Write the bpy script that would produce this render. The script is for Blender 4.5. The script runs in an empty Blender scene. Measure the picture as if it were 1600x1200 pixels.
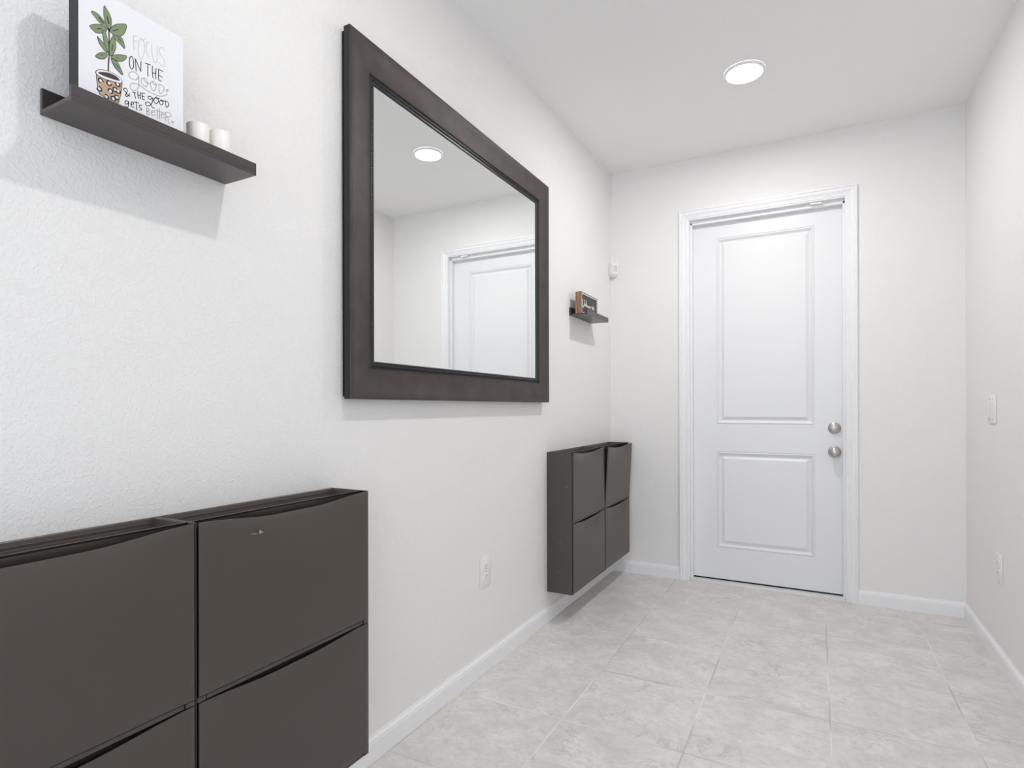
import bpy, bmesh, math, random
from mathutils import Vector, Matrix
random.seed(4)
SC = bpy.context.scene
COL = SC.collection
R = math.radians

# ------------------------------------------------------------------ camera
CAMZ = 1.168
yaw, pitch, roll = R(28.0385), R(0.0317), R(-0.1155)
Fv = Vector((-math.sin(yaw)*math.cos(pitch), math.cos(yaw)*math.cos(pitch), math.sin(pitch)))
Rv = Vector((math.cos(yaw), math.sin(yaw), 0)); Uv = Rv.cross(Fv)
R2 = Rv*math.cos(roll) + Uv*math.sin(roll); U2 = R2.cross(Fv)
M3 = Matrix((R2, U2, -Fv)).transposed()
cd = bpy.data.cameras.new('camera'); cam = bpy.data.objects.new('camera', cd); COL.objects.link(cam)
cam.matrix_world = Matrix.Translation((0, 0, CAMZ)) @ M3.to_4x4()
cd.sensor_width = 36; cd.sensor_fit = 'HORIZONTAL'; cd.lens = 36*892.84/1600
cd.shift_y = 36.79/1600; cd.clip_start = .02
SC.camera = cam

# ------------------------------------------------------------------ light
DAY = 2.6
w = bpy.data.worlds.new('daylight'); SC.world = w; w.use_nodes = True
w.node_tree.nodes['Background'].inputs[0].default_value = (.82, .91, 1.0, 1)
w.node_tree.nodes['Background'].inputs[1].default_value = DAY
SC.view_settings.view_transform = 'Standard'; SC.view_settings.look = 'None'
SC.view_settings.gamma = 1; SC.view_settings.use_curve_mapping = False
SC.view_settings.exposure = 0.20
SC.cycles.max_bounces = 16; SC.cycles.diffuse_bounces = 12; SC.cycles.glossy_bounces = 6
SC.cycles.use_denoising = True
SC.cycles.sample_clamp_indirect = 6

XL, XR, D, H = -1.3056, .7311, 3.9754, 2.845
YB = -3.2
LAMPS = [(-.314, 3.065), (-.314, 1.10), (-.314, -.87), (-.314, -2.6)]  # last two lamps are unseen, added to fill the hall with light
LAMP_W = (11.5, 7.6, 3.0, 2.0)
OPEN = (-2.9, -1.2, 2.35)          # opening in the right wall behind the camera: y0, y1, height
REAR = (XL+.15, XR-.15, 2.5)      # unseen rear opening, added to send daylight down the hall: x0, x1, height
def portal(w_, h_, mw):
    pl = bpy.data.lights.new('daylight_portal', 'AREA'); pl.shape = 'RECTANGLE'
    pl.size = w_; pl.size_y = h_; pl.cycles.is_portal = True
    po = bpy.data.objects.new('daylight_portal', pl); COL.objects.link(po); po.matrix_world = Matrix(mw)
portal(OPEN[1]-OPEN[0], OPEN[2], ((0, 0, 1, XR+.13), (1, 0, 0, (OPEN[0]+OPEN[1])/2), (0, 1, 0, OPEN[2]/2), (0, 0, 0, 1)))
portal(REAR[1]-REAR[0], REAR[2], ((-1, 0, 0, (REAR[0]+REAR[1])/2), (0, 0, -1, YB-.13), (0, 1, 0, REAR[2]/2), (0, 0, 0, 1)))

# ------------------------------------------------------------------ materials
def mat(name, col, rough=.5, metal=0, spec=.5, emit=None, es=0):
    m = bpy.data.materials.new(name); m.use_nodes = True
    b = m.node_tree.nodes['Principled BSDF']
    b.inputs['Base Color'].default_value = (*col, 1); b.inputs['Roughness'].default_value = rough
    b.inputs['Metallic'].default_value = metal; b.inputs['Specular IOR Level'].default_value = spec
    if emit: b.inputs['Emission Color'].default_value = (*emit, 1); b.inputs['Emission Strength'].default_value = es
    return m
class N:
    def __init__(s, m): s.t = m.node_tree; s.b = s.t.nodes['Principled BSDF']
    def new(s, k, **kw):
        n = s.t.nodes.new(k)
        for a, v in kw.items(): setattr(n, a, v)
        return n
    def link(s, a, b): s.t.links.new(a, b)
    def math(s, op, a, b=None, c=None):
        n = s.new('ShaderNodeMath', operation=op)
        for i, v in enumerate((a, b, c)):
            if v is None: continue
            if isinstance(v, (int, float)): n.inputs[i].default_value = v
            else: s.link(v, n.inputs[i])
        return n.outputs[0]
    def pos(s): return s.new('ShaderNodeNewGeometry').outputs['Position']
    def noise(s, vec, scale, detail=3, rough=.5, dist=0):
        n = s.new('ShaderNodeTexNoise'); s.link(vec, n.inputs['Vector'])
        n.inputs['Scale'].default_value = scale; n.inputs['Detail'].default_value = detail
        n.inputs['Roughness'].default_value = rough; n.inputs['Distortion'].default_value = dist
        return n
    def ramp(s, fac, stops):
        n = s.new('ShaderNodeValToRGB'); s.link(fac, n.inputs[0]); e = n.color_ramp.elements
        while len(e) < len(stops): e.new(.5)
        for q, (p, c) in zip(e, stops):
            q.position = p; q.color = (*c, 1) if not isinstance(c, (int, float)) else (c, c, c, 1)
        return n.outputs[0]
    def bump(s, h, strength, dist=.002):
        n = s.new('ShaderNodeBump'); n.inputs['Strength'].default_value = strength; n.inputs['Distance'].default_value = dist
        s.link(h, n.inputs['Height']); s.link(n.outputs[0], s.b.inputs['Normal'])
    def mix(s, fac, a, b):
        n = s.new('ShaderNodeMix', data_type='RGBA')
        for i, v in ((0, fac), (6, a), (7, b)):
            if isinstance(v, (int, float)): n.inputs[i].default_value = v
            elif isinstance(v, tuple): n.inputs[i].default_value = (*v, 1)
            else: s.link(v, n.inputs[i])
        return n.outputs[2]
def wall_mat(name, col, strength):
    m = mat(name, col, .62, spec=.3); n = N(m); p = n.pos()
    a = n.noise(p, 135, 3, .5, .25); f = n.ramp(a.outputs['Fac'], [(.48, 0.), (.62, 1.)])
    b = n.noise(p, 230, 2)
    n.bump(n.math('MULTIPLY_ADD', b.outputs['Fac'], .35, f), strength, .0012)
    return m
M = {}
M['wall'] = wall_mat('wall_paint', (.82, .810, .803), .4)
M['ceiling'] = wall_mat('ceiling_paint', (.87, .866, .862), .2)
M['trim'] = mat('white_trim_paint', (.84, .845, .86), .35, spec=.45)
M['door'] = mat('white_door_paint', (.80, .805, .82), .38, spec=.45)
M['plastic'] = mat('white_plastic', (.82, .815, .80), .35)
M['plastic_shadow'] = mat('grey_slot', (.12, .12, .12), .6)
M['cab'] = mat('black_brown_plastic', (.060, .047, .038), .38, spec=.65)
M['cab_in'] = mat('black_backing_gap_shade', (.006, .006, .006), .6, spec=.15)  # near-black stands in for shade in gaps; also colours the mirror backing
M['shelf'] = mat('espresso_lacquer', (.046, .037, .036), .33, spec=.7)
M['nickel'] = mat('brushed_nickel', (.50, .47, .44), .28, metal=1)
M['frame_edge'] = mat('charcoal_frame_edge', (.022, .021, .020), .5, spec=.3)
M['mirror'] = mat('mirror_glass', (.93, .945, .94), .0, metal=1)
M['bead'] = mat('black_bead_moulding', (.018, .019, .021), .35)
M['candle'] = mat('ivory_wax', (.86, .83, .78), .45)
M['candle'].node_tree.nodes['Principled BSDF'].inputs['Subsurface Weight'].default_value = .3
M['candle'].node_tree.nodes['Principled BSDF'].inputs['Subsurface Radius'].default_value = (.01, .007, .004)
M['wick'] = mat('charred_wick', (.05, .04, .03), .8)
M['lamp'] = mat('lamp_diffuser', (1, 1, 1), .5, emit=(1, .985, .96), es=9)
M['silver'] = mat('silver_ink', (.52, .51, .50), .4)
M['gold'] = mat('grey_gold_ink', (.42, .40, .35), .4)
M['ink'] = mat('black_ink', (.02, .02, .022), .6)
M['leaf'] = mat('green_print', (.20, .27, .14), .7)
M['stem'] = mat('brown_print', (.055, .035, .03), .7)
M['pot'] = mat('tan_print', (.50, .34, .23), .7)
M['canvas'] = mat('white_canvas', (.80, .81, .84), .6)
M['canvas_side'] = mat('charcoal_canvas_side', (.03, .028, .03), .7)
M['bluepaint'] = None
M['chalk'] = mat('white_sign_paint', (.85, .84, .80), .6)
M['signface'] = mat('charcoal_sign_face', (.05, .045, .045), .6)
M['metal'] = mat('aluminium_threshold', (.75, .75, .74), .35, metal=.3)
M['scuff'] = mat('pale_scuff', (.30, .28, .25), .6)
# frame: brown faux leather
m = mat('brown_frame', (.062, .050, .047), .5, spec=.35); n = N(m); p = n.pos()
q = n.noise(p, 14, 4); n.link(n.ramp(q.outputs['Fac'], [(.3, (.047, .036, .033)), (.7, (.066, .051, .047))]), n.b.inputs['Base Color'])
n.bump(n.noise(p, 260, 2).outputs['Fac'], .12, .0008); M['frame'] = m
# sign wood
m = mat('sign_wood', (.35, .19, .10), .6); n = N(m)
mp = n.new('ShaderNodeMapping'); n.link(n.pos(), mp.inputs[0]); mp.inputs['Scale'].default_value = (160, 20, 6)
q = n.noise(mp.outputs[0], 1.0, 4); n.link(n.ramp(q.outputs['Fac'], [(.35, (.16, .07, .03)), (.6, (.42, .25, .14))]), n.b.inputs['Base Color']); M['wood'] = m
# floor tile
m = mat('stone_tile', (.6, .58, .56), .34, spec=.45); n = N(m)
s = n.new('ShaderNodeSeparateXYZ'); n.link(n.pos(), s.inputs[0])
u = n.math('DIVIDE', n.math('SUBTRACT', s.outputs[0], -.4008-8*.4437), .4437)
v = n.math('DIVIDE', n.math('SUBTRACT', s.outputs[1], 1.977-20*.4555), .4555)
fu, fv = n.math('FRACT', u), n.math('FRACT', v)
du = n.math('MULTIPLY', n.math('MINIMUM', fu, n.math('SUBTRACT', 1, fu)), .4437)
dv = n.math('MULTIPLY', n.math('MINIMUM', fv, n.math('SUBTRACT', 1, fv)), .4555)
dd = n.math('MINIMUM', du, dv)
cb = n.new('ShaderNodeCombineXYZ'); n.link(n.math('FLOOR', u), cb.inputs[0]); n.link(n.math('FLOOR', v), cb.inputs[1])
wn = n.new('ShaderNodeTexWhiteNoise'); n.link(cb.outputs[0], wn.inputs['Vector'])
sc_ = n.new('ShaderNodeVectorMath', operation='SCALE'); n.link(wn.outputs['Color'], sc_.inputs[0]); sc_.inputs['Scale'].default_value = 23
ad = n.new('ShaderNodeVectorMath', operation='ADD'); n.link(n.pos(), ad.inputs[0]); n.link(sc_.outputs[0], ad.inputs[1])
mp = n.new('ShaderNodeMapping'); n.link(ad.outputs[0], mp.inputs[0]); mp.inputs['Rotation'].default_value = (0, 0, .9); mp.inputs['Scale'].default_value = (1.25, 1.6, 1)
P_ = mp.outputs[0]
base = n.ramp(n.noise(P_, 5.5, 6, .66, .35).outputs['Fac'], [(.34, (.59, .565, .55)), (.50, (.665, .645, .63)), (.66, (.745, .73, .715))])
fine = n.noise(P_, 22, 5, .7, .4)
c1 = n.mix(n.ramp(fine.outputs['Fac'], [(.46, 0.), (.66, .75)]), base, (.55, .53, .515))
c2 = n.mix(n.ramp(n.noise(P_, 34, 4, .7, 1.).outputs['Fac'], [(.60, 0.), (.72, .6)]), c1, (.83, .815, .80))
vn = n.noise(P_, 2.6, 6, .62, .5)
vein = n.ramp(n.math('ABSOLUTE', n.math('SUBTRACT', vn.outputs['Fac'], .5)), [(.0, 1.), (.016, 0.)])
vmask = n.ramp(n.noise(P_, 3.1, 2).outputs['Fac'], [(.50, 0.), (.64, .6)])
c3 = n.mix(n.math('MULTIPLY', vein, vmask), c2, (.43, .40, .38))
gr = n.ramp(dd, [(.0012, 1.), (.0026, 0.)])
gcol = n.ramp(n.noise(n.pos(), 1.7, 2).outputs['Fac'], [(.42, (.46, .43, .41)), (.58, (.80, .78, .75))])
n.link(n.mix(gr, c3, gcol), n.b.inputs['Base Color'])
n.link(n.ramp(gr, [(0, .36), (1, .8)]), n.b.inputs['Roughness'])
hh = n.math('MULTIPLY_ADD', gr, -1.0, n.math('MULTIPLY', fine.outputs['Fac'], .25)); n.bump(hh, .35, .0015)
M['floor'] = m

# ------------------------------------------------------------------ helpers
def tag(o, label=None, cat=None, group=None, kind=None):
    for k, v_ in (('label', label), ('category', cat), ('group', group), ('kind', kind)):
        if v_: o[k] = v_
    return o
def empty(name, loc=(0, 0, 0), rz=0, **kw):
    o = bpy.data.objects.new(name, None); COL.objects.link(o); o.location = loc; o.rotation_euler = (0, 0, rz)
    o.empty_display_size = .05
    return tag(o, **kw)
def box(bm, x0, x1, y0, y1, z0, z1, bev=0, seg=2):
    vs = [bm.verts.new((x, y, z)) for x in (x0, x1) for y in (y0, y1) for z in (z0, z1)]
    f = [bm.faces.new([vs[i] for i in q]) for q in ((0, 1, 3, 2), (4, 6, 7, 5), (0, 4, 5, 1), (2, 3, 7, 6), (0, 2, 6, 4), (1, 5, 7, 3))]
    if bev:
        es = list({e for q in f for e in q.edges})
        bmesh.ops.bevel(bm, geom=es, offset=bev, segments=seg, affect='EDGES', profile=.5, clamp_overlap=True)
def finish(name, bm, m, parent=None, smooth=False, loc=None):
    bmesh.ops.recalc_face_normals(bm, faces=bm.faces)
    me = bpy.data.meshes.new(name); bm.to_mesh(me); bm.free()
    ms = m if isinstance(m, (list, tuple)) else [m]
    for k in ms: me.materials.append(M[k] if isinstance(k, str) else k)
    o = bpy.data.objects.new(name, me); COL.objects.link(o)
    if smooth:
        for p_ in me.polygons: p_.use_smooth = True
        try: me.set_sharp_from_angle(angle=R(35))
        except Exception: pass
    if parent: o.parent = parent
    if loc: o.location = loc
    return o
def boxes(name, m, lst, parent=None, bev=0, **kw):
    bm = bmesh.new()
    for b in lst: box(bm, *b, bev=bev)
    return finish(name, bm, m, parent, **kw)
def lathe(bm, prof, origin, axis, seg=32):
    """prof: (radius, along); axis: unit Vector"""
    axis = Vector(axis).normalized(); a = axis.orthogonal().normalized(); b = axis.cross(a); O = Vector(origin)
    rings = []
    for r, t in prof:
        if r < 1e-6: rings.append([bm.verts.new(O+axis*t)])
        else: rings.append([bm.verts.new(O+axis*t+(a*math.cos(6.28318530718*k/seg)+b*math.sin(6.28318530718*k/seg))*r) for k in range(seg)])
    for p_, q_ in zip(rings, rings[1:]):
        for k in range(seg):
            l = (k+1) % seg
            if len(p_) == 1 and len(q_) == 1: continue
            if len(p_) == 1: bm.faces.new((p_[0], q_[k], q_[l]))
            elif len(q_) == 1: bm.faces.new((p_[k], p_[l], q_[0]))
            else: bm.faces.new((p_[k], p_[l], q_[l], q_[k]))
def rings(bm, prof, rect, fn, sides='LTRB', cap=False):
    """mitred moulding round a rectangle. prof [(inset, height)]; rect (u0,u1,v0,v1); fn(u,v,h)->xyz"""
    u0, u1, v0, v1 = rect; R_ = []
    for i, h in prof:
        R_.append([bm.verts.new(fn(*c, h)) for c in ((u0+i, v0+i), (u0+i, v1-i), (u1-i, v1-i), (u1-i, v0+i))])
    for a, b in zip(R_, R_[1:]):
        for k in range(4):
            l = (k+1) % 4; bm.faces.new((a[k], a[l], b[l], b[k]))
    if cap: bm.faces.new(R_[-1])
def copy_tree(o, parent=None):
    c = o.copy(); COL.objects.link(c); c.parent = parent
    for ch in list(o.children): copy_tree(ch, c)
    return c

# ------------------------------------------------------------------ room shell
T = .12
def st(o): o['kind'] = 'structure'; return o
st(boxes('floor', 'floor', [(XL-T, XR+T+.05, YB-T, D+.25, -.1, 0)]))
st(boxes('ceiling', 'ceiling', [(XL-T, XR+T, YB-T, D+.2, H, H+.1)]))
st(boxes('wall_left', 'wall', [(XL-T, XL, YB-T, D+T, 0, H)]))
DX0, DX1, DZ = -.775, .177, 2.46       # rough opening of the door
st(boxes('wall_back', 'wall', [(XL, DX0, D, D+T, 0, H), (DX1, XR+T, D, D+T, 0, H), (DX0, DX1, D, D+T, DZ, H)]))
o0, o1, oz = OPEN
st(boxes('wall_right', 'wall', [(XR, XR+T, o1, D, 0, H), (XR, XR+T, YB, o0, 0, H), (XR, XR+T, o0, o1, oz, H)]))
st(boxes('wall_front', 'wall', [(XL, REAR[0], YB-T, YB, 0, H), (REAR[1], XR+T, YB-T, YB, 0, H), (REAR[0], REAR[1], YB-T, YB, REAR[2], H)]))
BP = [(0, 0), (.0135, 0), (.0135, .060), (.0115, .066), (.0115, .070), (.0085, .0745), (.0045, .0765), (.0035, .0825), (0, .083)]
def baseboard(name, a, b, nrm, ms=0, me=0):
    """profile swept a->b along the wall; nrm points into the room; ms/me: mitre (+1 inner corner)"""
    a, b, nrm = Vector(a), Vector(b), Vector(nrm); d = (b-a).normalized(); bm = bmesh.new()
    A = [bm.verts.new(a+nrm*t+d*(t*ms)+Vector((0, 0, z))) for t, z in BP]
    B = [bm.verts.new(b+nrm*t-d*(t*me)+Vector((0, 0, z))) for t, z in BP]
    for k in range(len(BP)):
        l = (k+1) % len(BP); bm.faces.new((A[k], A[l], B[l], B[k]))
    bm.faces.new(A); bm.faces.new(B[::-1])
    return st(finish(name, bm, 'trim'))
CX0, CX1, CZ = -.8232, .2185, 2.4988  # casing outer
baseboard('baseboard_left', (XL, YB, 0), (XL, D, 0), (1, 0, 0), 0, 1)
baseboard('baseboard_back', (XL, D, 0), (CX0, D, 0), (0, -1, 0), 1, 0)
baseboard('baseboard_back', (CX1, D, 0), (XR, D, 0), (0, -1, 0), 0, 1)
baseboard('baseboard_right', (XR, D, 0), (XR, OPEN[1], 0), (-1, 0, 0), 1, 0)

# ------------------------------------------------------------------ door
door = empty('door_1', (0, D, 0), kind='structure')
fD = lambda u, v, h: (u, -h, v)
# casing (left, head, right) mitred
bm = bmesh.new()
CP = [(0, 0), (0, .016), (.004, .0185), (.011, .0185), (.015, .0135), (.019, .0135), (.023, .0155), (.034, .0140), (.040, .0105), (.044, .0080), (.050, .0085), (.054, .0055), (.062, .0065), (.066, .005), (.068, 0)]
A = []
for i, h in [(i_*.06/.068, h_) for i_, h_ in CP]:
    A.append([bm.verts.new(fD(u, v, h)) for u, v in ((CX0+i, 0), (CX0+i, CZ-i), (CX1-i, CZ-i), (CX1-i, 0))])
for a, b in zip(A, A[1:]):
    for k in range(3): bm.faces.new((a[k], a[k+1], b[k+1], b[k]))
finish('door_casing', bm, 'trim', door)
# jamb + stop
jx0, jx1, jz = CX0+.070, CX1-.067, CZ-.066
boxes('door_jamb', 'trim', [(DX0, jx0-.003, -.001, T, 0, jz), (jx1+.003, DX1, -.001, T, 0, jz), (DX0, DX1, -.001, T, jz, DZ)], door)
boxes('door_stop', 'trim', [(jx0-.003, jx0+.009, .034, .074, 0, jz-.012), (jx1-.009, jx1+.003, .034, .074, 0, jz-.012), (jx0-.003, jx1+.003, .034, .074, jz-.026, jz)], door, bev=.0015)
boxes('threshold', 'metal', [(jx0, jx1, -.004, .08, 0, .006), (jx0, jx1, .012, .05, .006, .0105)], door, bev=.001)
# slab with two moulded panels
SY = .077
fS = lambda u, v, h: (u, SY-h, v)
sx0, sx1, sz0, sz1 = jx0, jx1, .017, jz-.004
bm = bmesh.new()
P1 = (-.594, -.008, 1.056, 2.307); P2 = (-.594, -.008, .226, .874)
us = [sx0, P1[0], P1[1], sx1]; vs = [sz0, P2[2], P2[3], P1[2], P1[3], sz1]
for i in range(3):
    for j in range(5):
        if i == 1 and j in (1, 3): continue
        bm.faces.new([bm.verts.new(fS(us[a], vs[b], 0)) for a, b in ((i, j), (i+1, j), (i+1, j+1), (i, j+1))])
PP = [(0, 0), (.0015, -.0045), (.0045, -.0045), (.006, 0), (.010, .0015), (.014, -.001), (.024, -.0130), (.029, -.0145), (.032, -.0135), (.050, -.001), (.052, -.001)]
for P in (P1, P2): rings(bm, PP, P, fS, cap=True)
# sides and back of the slab
bmesh.ops.remove_doubles(bm, verts=bm.verts, dist=1e-5)
q = [[bm.verts.new(fS(u, v, h)) for u, v in ((sx0, sz0), (sx0, sz1), (sx1, sz1), (sx1, sz0))] for h in (0, -.042)]
for k in range(4): bm.faces.new((q[0][k], q[0][(k+1) % 4], q[1][(k+1) % 4], q[1][k]))
bm.faces.new(q[1])
finish('door_panel', bm, 'door', door)
boxes('door_gap_shade', 'cab_in', [(sx0+.002, sx1-.002, SY+.004, SY+.03, .0065, .0168)], door)  # dark strip painting the shade of the gap under the slab
# deadbolt thumb turn and knob
dx, dz, kz = .099, 1.039, .893
bm = bmesh.new(); lathe(bm, [(.034, 0), (.0355, .003), (.034, .009), (.028, .013), (.0, .0145)], (dx, SY, dz), (0, -1, 0)); db = finish('deadbolt', bm, 'nickel', door, True)
bm = bmesh.new(); lathe(bm, [(.010, .012), (.010, .020), (0, .021)], (dx, SY, dz), (0, -1, 0), 20)
box(bm, dx-.022, dx+.022, SY-.029, SY-.017, dz-.0045, dz+.0045, .003)
finish('thumb_turn', bm, 'nickel', db, True)
bm = bmesh.new(); lathe(bm, [(.0355, 0), (.0365, .003), (.034, .008), (.022, .012), (.0, .013)], (dx, SY, kz), (0, -1, 0)); kn = finish('knob_rose', bm, 'nickel', door, True)
bm = bmesh.new(); lathe(bm, [(.012, .010), (.011, .025), (.014, .033), (.023, .039), (.0275, .048), (.0285, .056), (.026, .063), (.020, .067), (.0, .0685)], (dx, SY, kz), (0, -1, 0)); k2 = finish('door_knob', bm, 'nickel', kn, True)
bm = bmesh.new(); box(bm, dx-.010, dx+.010, SY-.0745, SY-.068, kz-.0028, kz+.0028, .0015); finish('knob_lock_button', bm, 'nickel', k2)
bm = bmesh.new(); lathe(bm, [(.003, 0), (.003, .004), (.0, .005)], (dx-.026, SY-.008, dz-.0), (0, -1, 0), 10); finish('rose_screw', bm, 'nickel', db)

# magnetic contact sensor under the head jamb
sn = empty('door_contact_sensor', (.0005, D+.018, jz), label='small white contact sensor under the top of the door frame', cat='sensor')
boxes('sensor_body', 'plastic', [(-.032, .032, -.010, .010, -.014, -.0006)], sn, bev=.004)
boxes('sensor_end_cap', 'plastic', [(.010, .034, -.0112, .0112, -.0155, -.001)], sn, bev=.004)

# ------------------------------------------------------------------ mirror
MY0, MY1, MZ0, MZ1 = 1.319, 2.7995, 1.1965, 2.3529
mir = empty('wall_mirror', (XL, (MY0+MY1)/2, MZ0), label='large rectangular wall mirror in a wide dark brown frame', cat='mirror')
oy, oz_ = (MY0+MY1)/2, MZ0
fM = lambda u, v, h: (h, u-oy, v-oz_)
rect = (MY0, MY1, MZ0, MZ1)
bm = bmesh.new()
pr = [(.010, .0145), (.0, .0145), (.0, .038), (.002, .0415), (.007, .0425), (.012, .0410)]
for k in range(9):
    t = k/8; pr.append((.018+.072*t, .0405-.0125*(t**.8)+.003*math.sin(math.pi*t)*-1))
pr += [(.094, .0295), (.098, .0295), (.0995, .027), (.0995, .014), (.010, .0145)]
rings(bm, pr, rect, fM)
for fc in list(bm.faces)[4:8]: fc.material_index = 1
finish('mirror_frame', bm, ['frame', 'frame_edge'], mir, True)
bm = bmesh.new()
pr = [(.0985, .016), (.0985, .0255), (.101, .0255), (.1025, .0235), (.105, .0235), (.108, .0268), (.112, .0268), (.1145, .0235), (.118, .0235), (.120, .026), (.123, .026), (.125, .0225), (.125, .016), (.0985, .016)]
rings(bm, pr, rect, fM)
fr = finish('bead_moulding', bm, 'bead', mir)
bm = bmesh.new()     # rope beading seen as fine dots on the inner moulding
i_ = .110
def dots(a, b):
    a, b = Vector(a), Vector(b); L = (b-a).length; nn = int(L/.008)
    for k in range(nn):
        c = a+(b-a)*((k+.5)/nn)
        bmesh.ops.create_icosphere(bm, subdivisions=1, radius=.0033, matrix=Matrix.Translation(c))
c_ = [fM(MY0+i_, MZ0+i_, .0265), fM(MY0+i_, MZ1-i_, .0265), fM(MY1-i_, MZ1-i_, .0265), fM(MY1-i_, MZ0+i_, .0265)]
for k in range(4): dots(c_[k], c_[(k+1) % 4])
finish('rope_beading', bm, 'bead', fr, True)
g = .122
boxes('mirror_glass', 'mirror', [(.018, .0215, MY0+g-oy, MY1-g-oy, MZ0+g-oz_, MZ1-g-oz_)], mir)
# bevelled strip round the glass
boxes('backing_board', 'cab_in', [(.0005, .0143, MY0+.008-oy, MY1-.008-oy, .008, MZ1-MZ0-.008)], mir)

# ------------------------------------------------------------------ shoe cabinets
W, HH, DP = .5281, .3824, .1543
def make_unit(top, label, group, prebuilt={}):
    """slim tip-out shoe cabinet, origin at the wall, lower near corner"""
    t = empty('shoe_cabinet', label=label, cat='cabinet', group=group)
    th = .0035
    L = [(.0008, DP-.0075, .0008, th, 0, HH), (.0008, DP-.0075, W-th, W-.0008, 0, HH), (.0008, .005, th, W-th, 0, HH), (.005, DP-.010, th, W-th, 0, th)]
    L += [(DP-.014, DP-.004, th, .022, 0, .0105), (DP-.014, DP-.004, W-.022, W-th, 0, .0105), (DP-.013, DP-.0055, .025, W-.025, 0, .0095)]
    tz = HH
    # tray: floor, rims
    L += [(.005, DP-.032, th, W-th, tz-.024, tz-.020), (.005, .010, th, W-th, tz-.020, tz-.010)]
    boxes('cabinet_body', 'cab', L, t, bev=.0008)
    bm = bmesh.new()
    fT = lambda u, v, h: (u, v, h)
    rings(bm, [(0, tz-.004), (.0006, tz), (.0045, tz), (.006, tz-.002), (.010, tz-.019), (.010, tz-.022), (.004, tz-.022), (0, tz-.004)], (.0008, DP-.028, 0, W), fT)
    for fc in bm.faces:
        c_ = fc.calc_center_median()
        if c_.x > DP-.0286 and c_.z < HH-.001: fc.material_index = 1  # front outer wall of the rim darkened to stand for gap shade
    finish('tray_rim', bm, ['cab', 'cab_in'], t)
    boxes('gap_shade_sheet', 'cab_in', [(DP-.034, DP-.0295, .012, W-.012, .02, HH-.03)], t)  # dark sheet added so the gaps around the front look shaded
    # tip-out front: slightly bowed panel whose upper edge dips inward as a finger grip
    bm = bmesh.new(); ny, nz = 56, 40
    y0, y1, z0, z1 = .0055, W-.0055, .0125, HH-.0015
    ss = lambda x: max(0, min(1, x))**2*(3-2*max(0, min(1, x)))
    def pt(i, j, back):
        ty, tz_ = i/ny, j/nz
        g_ = ss(min(ty, 1-ty)/.40)
        k = max(0, (tz_-.60)/.40)**2.0
        e = min(ty, 1-ty)*(y1-y0); ez = min(tz_, 1-tz_)*(z1-z0)
        rnd = .0022*max(0, 1-min(e, ez)/.004)**2
        x = DP - .011*g_*k - rnd + .0012*math.sin(math.pi*ty)*math.sin(math.pi*tz_)
        z = z0+(z1-z0)*tz_ - .0155*g_*ss((tz_-.6)/.4)
        return (x-(.003 if back else 0)-z0*0, y0+(y1-y0)*ty, z-z0)
    G = [[[bm.verts.new(pt(i, j, b)) for j in range(nz+1)] for i in range(ny+1)] for b in (0, 1)]
    for b in (0, 1):
        for i in range(ny):
            for j in range(nz):
                q_ = (G[b][i][j], G[b][i+1][j], G[b][i+1][j+1], G[b][i][j+1]); bm.faces.new(q_ if not b else q_[::-1])
    for i in range(ny):
        bm.faces.new((G[0][i][0], G[1][i][0], G[1][i+1][0], G[0][i+1][0])); bm.faces.new((G[0][i][nz], G[0][i+1][nz], G[1][i+1][nz], G[1][i][nz]))
    for j in range(nz):
        bm.faces.new((G[0][0][j], G[0][0][j+1], G[1][0][j+1], G[1][0][j])); bm.faces.new((G[0][ny][j], G[1][ny][j], G[1][ny][j+1], G[0][ny][j+1]))
    # side cheeks of the tipping bin (they follow it when ajar), coloured near-black as gap shade
    for yy in (y0+.0005, y1-.0025):
        nf = len(bm.faces); box(bm, DP-.045, DP-.0045, yy, yy+.002, .004, HH-.024)
        bm.faces.ensure_lookup_table()
        for fc in bm.faces[nf:]: fc.material_index = 1
    f = finish('tip_out_door', bm, ['cab', 'cab_in'], t, True)
    for v_ in f.data.vertices: v_.co.x -= DP-.006
    f.location = (DP-.006, 0, z0)
    return t
proto = make_unit(True, 'near upper right dark brown shoe cabinet with pale scuff marks on its front', 'slim dark brown shoe cabinets on the left wall')
NY, NZ = 1.2785-W, .9265-HH
proto.location = (XL, NY, NZ)
def unit(y, z, label):
    o = copy_tree(proto); o.location = (XL, y, z); o['label'] = label; return o
unit(NY-W, NZ, 'near upper dark brown shoe cabinet cut off by the left edge of the photo')
unit(NY, NZ-HH, 'near dark brown shoe cabinet below the one with the scuff marks')
unit(NY-W, NZ-HH, 'near dark brown shoe cabinet in the bottom left corner of the photo')
FY = 2.8552; FZ = .9253-HH
unit(FY, FZ, 'upper shoe cabinet nearer the mirror in the far block of four')
ur = unit(FY+W, FZ, 'upper shoe cabinet nearest the door corner, its front slightly ajar')
for c in ur.children:
    if c.name.startswith('tip_out'): c.rotation_euler = (0, R(3.1), 0)
unit(FY, FZ-HH, 'lower shoe cabinet nearer the mirror in the far block of four')
unit(FY+W, FZ-HH, 'lower shoe cabinet nearest the door corner in the far block of four')
# scuffs on the proto's front
for c in proto.children:
    if c.name.startswith('tip_out'): pd = c
bm = bmesh.new()
for pts in ([(.126, .3225), (.139, .3215), (.150, .3185), (.138, .3195)], [(.152, .3275), (.163, .3195), (.153, .3175), (.150, .3195)]):
    a = [bm.verts.new((.0076, y, z)) for y, z in pts]; b = [bm.verts.new((.0069, y, z)) for y, z in pts]
    bm.faces.new(a); bm.faces.new(b[::-1])
    for k in range(4): bm.faces.new((a[k], b[k], b[(k+1) % 4], a[(k+1) % 4]))
finish('scuff_mark', bm, 'scuff', pd)
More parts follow.
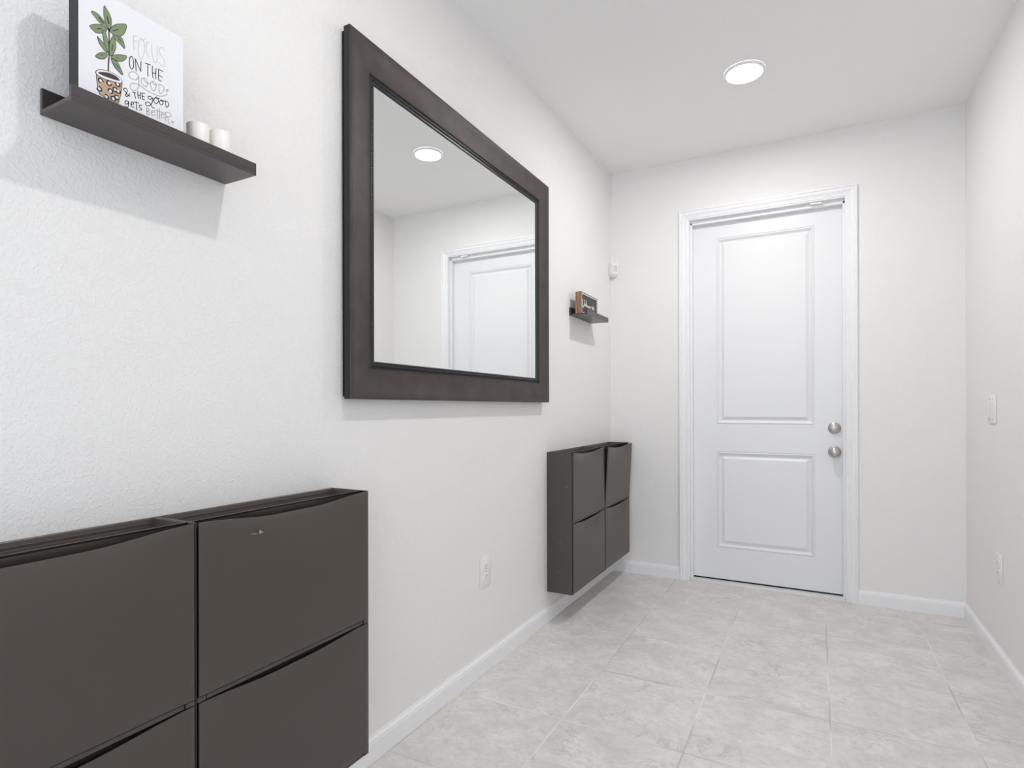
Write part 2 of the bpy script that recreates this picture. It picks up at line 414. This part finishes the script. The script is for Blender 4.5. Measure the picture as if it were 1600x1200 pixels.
# screw plugs on the outer side of the far lower and upper units
for o in [o for o in COL.objects if o.name.startswith('shoe_cabinet')]:
    if abs(o.location.y-FY) < 1e-4:
        low = o.location.z < .3
        for (x, z) in ([(.078, .28), (.068, .115)] if low else [(.118, .20)]):
            bm = bmesh.new(); lathe(bm, [(.0028, -.0005), (.0028, .0008), (0, .0011)], (x, 0, z), (0, -1, 0), 10); finish('screw_plug', bm, 'scuff', o)

# ------------------------------------------------------------------ picture ledges
def ledge(y0, y1, z, label):
    t = empty('wall_shelf', (XL, y0, z), label=label, cat='shelf', group='dark brown picture ledges on the left wall')
    L = y1-y0
    boxes('shelf_board', 'shelf', [(.0006, .116, 0, L, 0, .0085)], t, bev=.0008)
    boxes('back_lip', 'shelf', [(.0006, .0085, 0, L, .0085, .0495)], t, bev=.0008)
    boxes('front_lip', 'shelf', [(.1075, .116, 0, L, .0085, .0290)], t, bev=.0008)
    return t
SZ = 1.7285; SF = 1.721
ledge(.5385, .926, SZ, 'dark brown ledge shelf holding the plant picture and two candles')
ledge(3.181, 3.567, SF, 'small dark brown ledge shelf beyond the mirror holding the welcome sign')

# plant picture
PX, PY, PZ = XL, .562, SZ+.009
pic = empty('canvas_picture', (PX, PY, PZ), label='white canvas print of a potted plant with hand lettering', cat='picture')
PW, PH = .197, .233
bm = bmesh.new(); box(bm, .058, .0925, -.0015, PW, 0, PH, .001); finish('canvas_box', bm, 'canvas_side', pic)
bm = bmesh.new(); box(bm, .0925, .0955, -.0015, PW+.0, 0, PH, .0007); finish('printed_face', bm, 'canvas', pic)
ART = {"silver":[[949,1815,993,1837,1036,1855],[939,1804,949,1671,956,1540],[949,1713,1015,1746],[1182,1900,1124,1832,1093,1855,1052,1761,1036,1601,1046,1477,1082,1409,1124,1475,1155,1623,1156,1754,1135,1819,1098,1825],[1251,1851,1224,1847,1195,1787,1187,1695,1203,1606,1229,1560,1261,1566],[1301,1847,1299,1746,1315,1623,1342,1527,1374,1494,1401,1559,1416,1700,1413,1865],[1562,1852,1545,1894,1501,1886,1456,1833,1462,1769,1511,1696,1561,1644,1572,1571,1544,1506,1500,1511,1450,1552]],"gold":[[1043,1054,994,1093,923,1083,867,1027,857,969,902,939,973,943,1014,979,1043,1054,1045,957,1043,848,1009,761,953,717,897,722,877,776,912,842,983,875,1066,876,1149,857,1255,838,1362,835,1471,854,1560,908,1618,970],[1149,1075,1102,1024,1097,962,1128,912,1186,914,1218,979,1197,1045,1149,1075,1160,1015,1212,998,1276,1024],[1319,1084,1282,1044,1282,966,1314,905,1346,904,1379,970,1390,1053,1363,1090,1319,1084,1341,1040,1406,1061],[1444,1080,1452,984,1466,907,1510,940,1549,1020,1544,1085,1494,1100,1433,1084],[1191,484,1201,402,1211,341],[1190,479,1238,484,1243,448,1201,413,1249,418,1259,390,1217,343],[1291,432,1361,469,1340,493,1302,464,1297,412,1329,388,1378,421],[1411,564,1416,455,1421,369],[1454,584,1457,474,1462,370],[1372,513,1526,539],[1493,468,1559,503,1537,527,1498,498,1493,445,1520,424,1559,447],[1582,564,1587,477,1587,386],[1576,556,1649,595,1700,561,1672,509,1593,485,1638,465,1638,397,1677,364]],"black":[[903,1377,873,1329,867,1241,882,1142,918,1131,943,1195,943,1303,923,1372,903,1377],[996,1129,986,1250,979,1373],[979,1373,1035,1266,1082,1169],[1082,1169,1089,1375],[1171,1386,1224,1396,1277,1406],[1226,1397,1223,1266,1225,1141],[1314,1402,1314,1269,1328,1161],[1390,1392,1382,1260,1382,1166],[1320,1267,1385,1278],[1439,1401,1439,1278,1444,1181,1494,1178],[1439,1399,1533,1403],[1441,1279,1516,1275],[869,613,841,557,806,531,786,546,811,595,826,656,802,686,762,661,767,627,811,595,841,567,876,568],[924,671,988,687],[963,679,968,628,981,575],[1024,736,1026,667,1039,598],[1076,740,1074,668,1076,604],[1029,666,1076,672],[1107,750,1112,676,1122,621,1157,634],[1107,747,1161,754],[1112,685,1154,694],[1313,740,1265,755,1228,721,1233,685,1276,694,1319,742,1319,687,1286,595,1233,539,1185,536,1180,578,1222,614,1276,601,1318,543,1356,555],[1389,798,1346,733,1351,680,1389,659,1433,719,1427,783,1389,798,1405,761,1460,810],[1493,786,1460,732,1471,687,1504,685,1532,737,1521,783,1493,786,1515,763,1560,801],[1582,789,1588,736,1599,684,1644,728,1650,787,1621,808,1560,796],[851,444,811,447,783,412,791,379,831,392,851,444,851,380,831,323,801,315,783,333],[901,415,942,444,937,474,906,460,896,412,916,379,952,385],[998,514,1003,419,1005,350],[957,494,1044,508],[1101,481,1075,485,1055,454,1065,426,1096,424,1096,392,1065,383]],"heart":[[1588,1064,1608,1059,1625,1078,1648,1071,1633,1030,1610,996,1597,1027],[1700,445,1723,433,1746,457,1765,448,1742,391,1715,415]],"leaf":[[409,2086,455,2053,512,1974,540,1877,531,1747,502,1637,455,1733,417,1814,399,1926],[188,1833,233,1871,315,1860,389,1808,446,1748,464,1656,399,1679,306,1727,233,1785],[160,1550,233,1623,324,1677,399,1690,455,1635,380,1545,287,1487,224,1495],[512,1653,550,1768,646,1872,804,1960,803,1854,754,1730,685,1659,588,1624],[559,1607,646,1636,704,1659,753,1603,781,1465,704,1501,626,1541],[501,1191,502,1377,521,1482,564,1579,607,1520,617,1410,587,1290,549,1206],[384,1589,427,1603,455,1506,483,1398,492,1258,464,1243,417,1330,389,1468],[292,1428,352,1386,417,1330,464,1222,445,1206,370,1263,315,1334],[259,1039,324,1130,407,1181,463,1170,426,1083,351,1027,296,1018],[530,1175,626,1259,733,1312,813,1334,783,1249,704,1169,606,1144],[530,1138,599,1125,645,1125,692,1048,743,927,668,952,583,1016]],"vein":[[460,1912,493,1787],[315,1814,399,1741],[292,1576,361,1617],[564,1693,656,1773],[656,1610,714,1559],[559,1420,544,1297],[351,1104,379,1129],[616,1189,655,1212],[606,1079,676,1007]],"stem":[[493,1693,497,1427,490,1174],[496,1152,484,1006,481,839]],"pot":[[268,720,356,700,453,700,575,704,683,733,731,757,715,597,695,469,663,324,544,322,400,332,330,335,297,442,275,610]],"rim":[[268,736,305,788,401,838,514,856,621,853,715,816,715,766,683,733,575,712,438,684,327,685,275,708]],"soil":[[297,739,349,778,454,824,545,838,637,827,684,779,606,753,468,733,356,725]],"spot":[[345,609],[491,632],[320,441],[517,492],[602,563],[691,560],[445,346],[567,371],[666,426],[683,691]],"sign":[[194,808,200,580,269,348,422,423,520,631,496,827],[520,631,620,474,783,622,858,828],[747,510,838,511,816,556,764,548,746,505,781,460,850,472],[891,475,937,571,919,640,900,592,909,465,946,454],[1083,536,1037,548,996,500,1025,451,1094,458],[1186,543,1139,525,1133,476,1185,445,1232,482,1221,532,1186,543],[1265,540,1281,441,1289,519,1331,537,1347,438,1364,517,1405,535,1421,436],[1459,484,1554,485,1530,530,1477,522,1459,479,1494,433,1566,445],[1637,567,1740,566],[1855,581,1862,436],[1855,654,1859,632],[2040,589,1963,591,1916,544,2001,517,2039,476,1962,424,1900,441],[2126,676,2132,430],[2133,543,2203,588,2254,562,2257,421]]}
def pts_of(a, dz=0): return [(a[k]/1e4, a[k+1]/1e4+dz) for k in range(0, len(a), 2)]
def smooth_line(p, n_=5, closed=False):
    if len(p) < 3: return p
    q = ([p[-1]]+p+[p[0], p[1]]) if closed else ([p[0]]+p+[p[-1]])
    out = []
    for k in range(1, len(q)-2):
        a, b, c, d = q[k-1:k+3]
        for s_ in range(n_):
            t = s_/n_
            out.append(tuple(.5*((2*b[i])+(-a[i]+c[i])*t+(2*a[i]-5*b[i]+4*c[i]-d[i])*t*t+(-a[i]+3*b[i]-3*c[i]+d[i])*t**3) for i in (0, 1)))
    if not closed: out.append(p[-1])
    return out
def ribbon(bm, p, w_, x, th=.0003, closed=False):
    if closed: p = p+[p[0]]
    prev = None
    for k in range(len(p)):
        a = Vector(p[max(0, k-1)]); b = Vector(p[min(len(p)-1, k+1)])
        if closed and k in (0, len(p)-1): a = Vector(p[-2]); b = Vector(p[1])
        d = b-a
        if d.length < 1e-9: continue
        d.normalize(); nn = Vector((-d.y, d.x))*w_/2; c = Vector(p[k])
        if k == 0 and not closed: c -= d*w_*.3
        if k == len(p)-1 and not closed: c += d*w_*.3
        cur = [bm.verts.new((x+h, *(c+s_*nn))) for s_, h in ((1, 0), (1, th), (-1, th), (-1, 0))]
        if prev:
            for i in range(4): bm.faces.new((prev[i], prev[(i+1) % 4], cur[(i+1) % 4], cur[i]))
        else: bm.faces.new(cur)
        prev = cur
    bm.faces.new(prev[::-1])
def fill(bm, p, x, th=.0002):
    a = [bm.verts.new((x+th, *q)) for q in p]; b = [bm.verts.new((x, *q)) for q in p]
    f = bm.faces.new(a)
    for k in range(len(p)): bm.faces.new((a[k], b[k], b[(k+1) % len(p)], a[(k+1) % len(p)]))
    bmesh.ops.triangulate(bm, faces=[f])
X0 = .0955; dz_ = 1.736-PZ
def strokes(name, key, m, w_, x, parent=pic, sl=slice(None)):
    bm = bmesh.new()
    for a in ART[key][sl]: ribbon(bm, smooth_line(pts_of(a, dz_)), w_, x)
    return finish(name, bm, m, parent)
strokes('silver_lettering', 'silver', 'silver', .0010, X0)
gl = strokes('gold_lettering', 'gold', 'gold', .0014, X0, sl=slice(0, 4))
g2 = strokes('gold_lettering', 'gold', 'gold', .0014, X0, sl=slice(4, None))
strokes('black_lettering', 'black', 'ink', .0015, X0, sl=slice(0, 10))
strokes('black_lettering', 'black', 'ink', .0015, X0, sl=slice(10, 19))
strokes('black_lettering', 'black', 'ink', .0015, X0, sl=slice(19, 23))
strokes('black_lettering', 'black', 'ink', .0015, X0, sl=slice(23, None))
for a, par in zip(ART['heart'], (gl, g2)):
    bm = bmesh.new(); fill(bm, pts_of(a, dz_), X0, .0003); finish('heart', bm, 'gold', par)
# plant
lf = ART['leaf']
bm = bmesh.new(); b2 = bmesh.new()
for k, a in enumerate(lf):
    p = smooth_line(pts_of(a, dz_), 4, True); x = X0+.00012*(k % 6)
    fill(bm, p, X0, .0001+.00008*k); ribbon(b2, p, .0009, X0, .00014+.00008*k, True)
st_ = bmesh.new()
for a in ART['stem']: ribbon(st_, smooth_line(pts_of(a, dz_)), .0026, X0, .0001)
plant = finish('potted_plant_print', st_, 'stem', pic)
finish('leaves', bm, 'leaf', plant)
for a in ART['vein']: ribbon(b2, pts_of(a, dz_), .0008, X0, .0012)
finish('leaf_outline', b2, 'ink', plant)
bm = bmesh.new(); p = pts_of(ART['pot'][0], dz_); fill(bm, p, X0, .0003); pt_ = finish('pot', bm, 'pot', pic)
bm = bmesh.new(); ribbon(bm, p, .0010, X0, .0004, True)
rm = pts_of(ART['rim'][0], dz_); ribbon(bm, smooth_line(rm, 4, True), .0022, X0, .0005, True); finish('pot_outline', bm, 'ink', pt_)
bm = bmesh.new(); fill(bm, smooth_line(rm, 4, True), X0, .0006); finish('pot_rim', bm, 'canvas', pt_)
bm = bmesh.new(); fill(bm, smooth_line(pts_of(ART['soil'][0], dz_), 4, True), X0, .0008); finish('soil', bm, 'stem', pt_)
bm = bmesh.new(); b2 = bmesh.new()
for k, a in enumerate(ART['spot']):
    (cy, cz), = pts_of(a, dz_); an = k*1.7
    if k in (5, 8, 9): cy -= .0035
    r1 = [(cy+.0044*math.cos(an+.5*i)*(1 if i % 2 else .85), cz+.0042*math.sin(an+.5*i)) for i in range(10)]
    ribbon(bm, r1, .0022, X0, .0007)
    fill(b2, [(cy+.0022*math.cos(.7*i), cz+.0026*math.sin(.7*i)) for i in range(9)], X0, .0008)
finish('leopard_spots', bm, 'ink', pt_); finish('spot_centres', b2, 'canvas', pt_)

# candles
for k, (y, x, h, lab) in enumerate([(.8105, .067, .073, 'short ivory pillar candle beside the plant picture'), (.8655, .067, .079, 'ivory pillar candle nearest the end of the shelf')]):
    c = empty('pillar_candle', (XL+x, y, SZ+.009), label=lab, cat='candle', group='ivory candles on the near shelf')
    bm = bmesh.new(); lathe(bm, [(0, 0), (.022, 0), (.0232, .0015), (.0232, h-.0015), (.0222, h), (.018, h-.0015), (.006, h-.004), (0, h-.004)], (0, 0, 0), (0, 0, 1), 40); finish('wax_body', bm, 'candle', c, True)
    bm = bmesh.new(); lathe(bm, [(.001, h-.005), (.001, h+.003), (0, h+.0035)], (0, 0, 0), (0, 0, 1), 8); finish('wick', bm, 'wick', c)

# welcome sign on the far shelf
SX, SYY, SZZ = XL, 3.190, SF+.009
sg = empty('wooden_sign', (SX, SYY, SZZ), label='small wooden block sign with Welcome-ish in white script', cat='sign')
sw, sh = .287, .131
boxes('wood_block', 'wood', [(.037, .071, 0, sw, 0, sh)], sg, bev=.001)
boxes('sign_face', 'signface', [(.071, .0733, .0008, sw-.0008, .0008, sh-.0008)], sg, bev=.0005)
bm = bmesh.new()
rings(bm, [(.007, .0733), (.007, .0739), (.0115, .0739), (.0115, .0733)], (0, sw, 0, sh), lambda u, v, h: (h, u, v)); finish('white_border', bm, 'chalk', sg)
bm = bmesh.new()
for k, a in enumerate(ART['sign']): ribbon(bm, smooth_line(pts_of(a, 1.736-SZZ)), .0062 if k < 2 else .0042, .0733, .0006)
finish('sign_lettering', bm, 'chalk', sg)

# ------------------------------------------------------------------ wall fittings
ms = empty('motion_sensor', (XL, D, 2.103), label='small white motion sensor high in the wall corner left of the door', cat='sensor')
bm = bmesh.new()
# corner-mounted body: pentagon plan tapering to the lower end
def plan(s_, z, f_=1): return [bm.verts.new((x*s_, -y*s_, z)) for x, y in ((.002, .002), (.050, .002), (.064, .024*f_+.008), (.030, .062), (.002, .050))]
a = plan(.72, 0); b = plan(1, .016); c = plan(1.0, .088); d_ = plan(.92, .094)
for p_, q_ in ((a, b), (b, c), (c, d_)):
    for k in range(5): bm.faces.new((p_[k], p_[(k+1) % 5], q_[(k+1) % 5], q_[k]))
bm.faces.new(a); bm.faces.new(d_)
finish('sensor_body', bm, 'plastic', ms)
nv = Vector((.030, -.034, 0)).cross(Vector((0, 0, 1)))
e1 = Vector((.034, .030, 0)).normalized(); nn = Vector((e1.y, -e1.x, 0)); cc = Vector((.047, -.047, .055))
bm = bmesh.new()
q = [[bm.verts.new(cc+e1*u_+Vector((0, 0, v_))+nn*h_) for u_, v_ in ((-.013, -.02), (.013, -.02), (.013, .02), (-.013, .02))] for h_ in (-.002, .003)]
for k in range(4): bm.faces.new((q[0][k], q[0][(k+1) % 4], q[1][(k+1) % 4], q[1][k]))
bm.faces.new(q[1]); bm.faces.new(q[0][::-1])
finish('sensor_lens', bm, mat('grey_lens', (.62, .62, .61), .3), ms)

def plate(name, loc, inward, w_, h_, label, cat, group=None):
    """frame: local x = out of wall, y = along wall"""
    t = empty(name, loc, 0 if inward > 0 else math.pi, label=label, cat=cat, group=group)
    bm = bmesh.new(); box(bm, .0004, .006, -w_/2, w_/2, 0, h_, .0022, 2)
    return t, finish('cover_plate', bm, 'plastic', t, True)
def outlet(loc, inward, label):
    t, p_ = plate('wall_outlet', loc, inward, .086, .131, label, 'outlet', 'white wall outlets')
    for zc in (.044, .087):
        bm = bmesh.new(); lathe(bm, [(.0175, .004), (.0175, .0078), (.0165, .0083), (0, .0083)], (0, 0, zc), (1, 0, 0), 28)
        for v_ in bm.verts: v_.co.z = zc+max(-.0145, min(.0145, v_.co.z-zc))
        r = finish('receptacle', bm, 'plastic', t)
        boxes('socket_slots', 'plastic_shadow', [(.0080, .0086, -.0075, -.0055, zc-.001, zc+.008), (.0080, .0086, .0055, .0075, zc, zc+.008), (.0080, .0086, -.0025, .0025, zc-.0105, zc-.0055)], r)
    bm = bmesh.new(); lathe(bm, [(.0032, .005), (.003, .007), (0, .0074)], (0, 0, .0655), (1, 0, 0), 12); finish('plate_screw', bm, 'nickel', t)
    return t
outlet((XL, 2.190, .375), 1, 'white wall outlet low on the left wall below the mirror')
outlet((XR, 3.312, .374), -1, 'white wall outlet low on the right wall below the light switch')
t, p_ = plate('light_switch', (XR, 3.428, 1.0915), -1, .128, .1315, 'white double rocker light switch on the right wall', 'light switch')
for yc in (-.027, .027):
    bm = bmesh.new(); box(bm, .005, .0075, yc-.0185, yc+.0185, .030, .102, .001); fr_ = finish('switch_bezel', bm, 'plastic', t)
    bm = bmesh.new(); box(bm, .007, .0098, yc-.0155, yc+.0155, .034, .098, .001)
    for v_ in bm.verts: v_.co.x += .0016*((v_.co.z-.066)/.032)*(1 if v_.co.x > .0085 else 0)
    finish('rocker', bm, 'plastic', fr_)
    for zc in (.018, .1135):
        bm = bmesh.new(); lathe(bm, [(.0034, .005), (.0032, .007), (0, .0075)], (0, yc, zc), (1, 0, 0), 12); finish('plate_screw', bm, 'nickel', t)

# ------------------------------------------------------------------ ceiling lights
labs = ['round white flush ceiling light glowing in front of the door', 'round flush ceiling light nearer the camera, above the mirror', 'unseen ceiling light added behind the camera for fill', 'unseen ceiling light added at the rear end of the hall for fill']
for k, (x, y) in enumerate(LAMPS):
    t = empty('ceiling_light', (x, y, H), label=labs[k], cat='ceiling light', group='flush ceiling lights along the hall')
    bm = bmesh.new(); lathe(bm, [(.084, -.004), (.0845, -.0125), (.088, -.0135), (.094, -.009), (.0955, -.001), (.0955, -.0003)], (0, 0, 0), (0, 0, 1), 64); finish('trim_ring', bm, 'trim', t, True)
    bm = bmesh.new(); lathe(bm, [(.0845, -.0105), (.082, -.014), (.055, -.019), (0, -.0205)], (0, 0, 0), (0, 0, 1), 64); finish('lamp_diffuser', bm, 'lamp', t, True)
    ld = bpy.data.lights.new('lamp_glow', 'AREA'); ld.shape = 'DISK'; ld.size = .06; ld.energy = LAMP_W[k]; ld.color = (1, .975, .95)
    lo = bpy.data.objects.new('lamp_glow', ld); COL.objects.link(lo); lo.parent = t; lo.location = (0, 0, -.024)
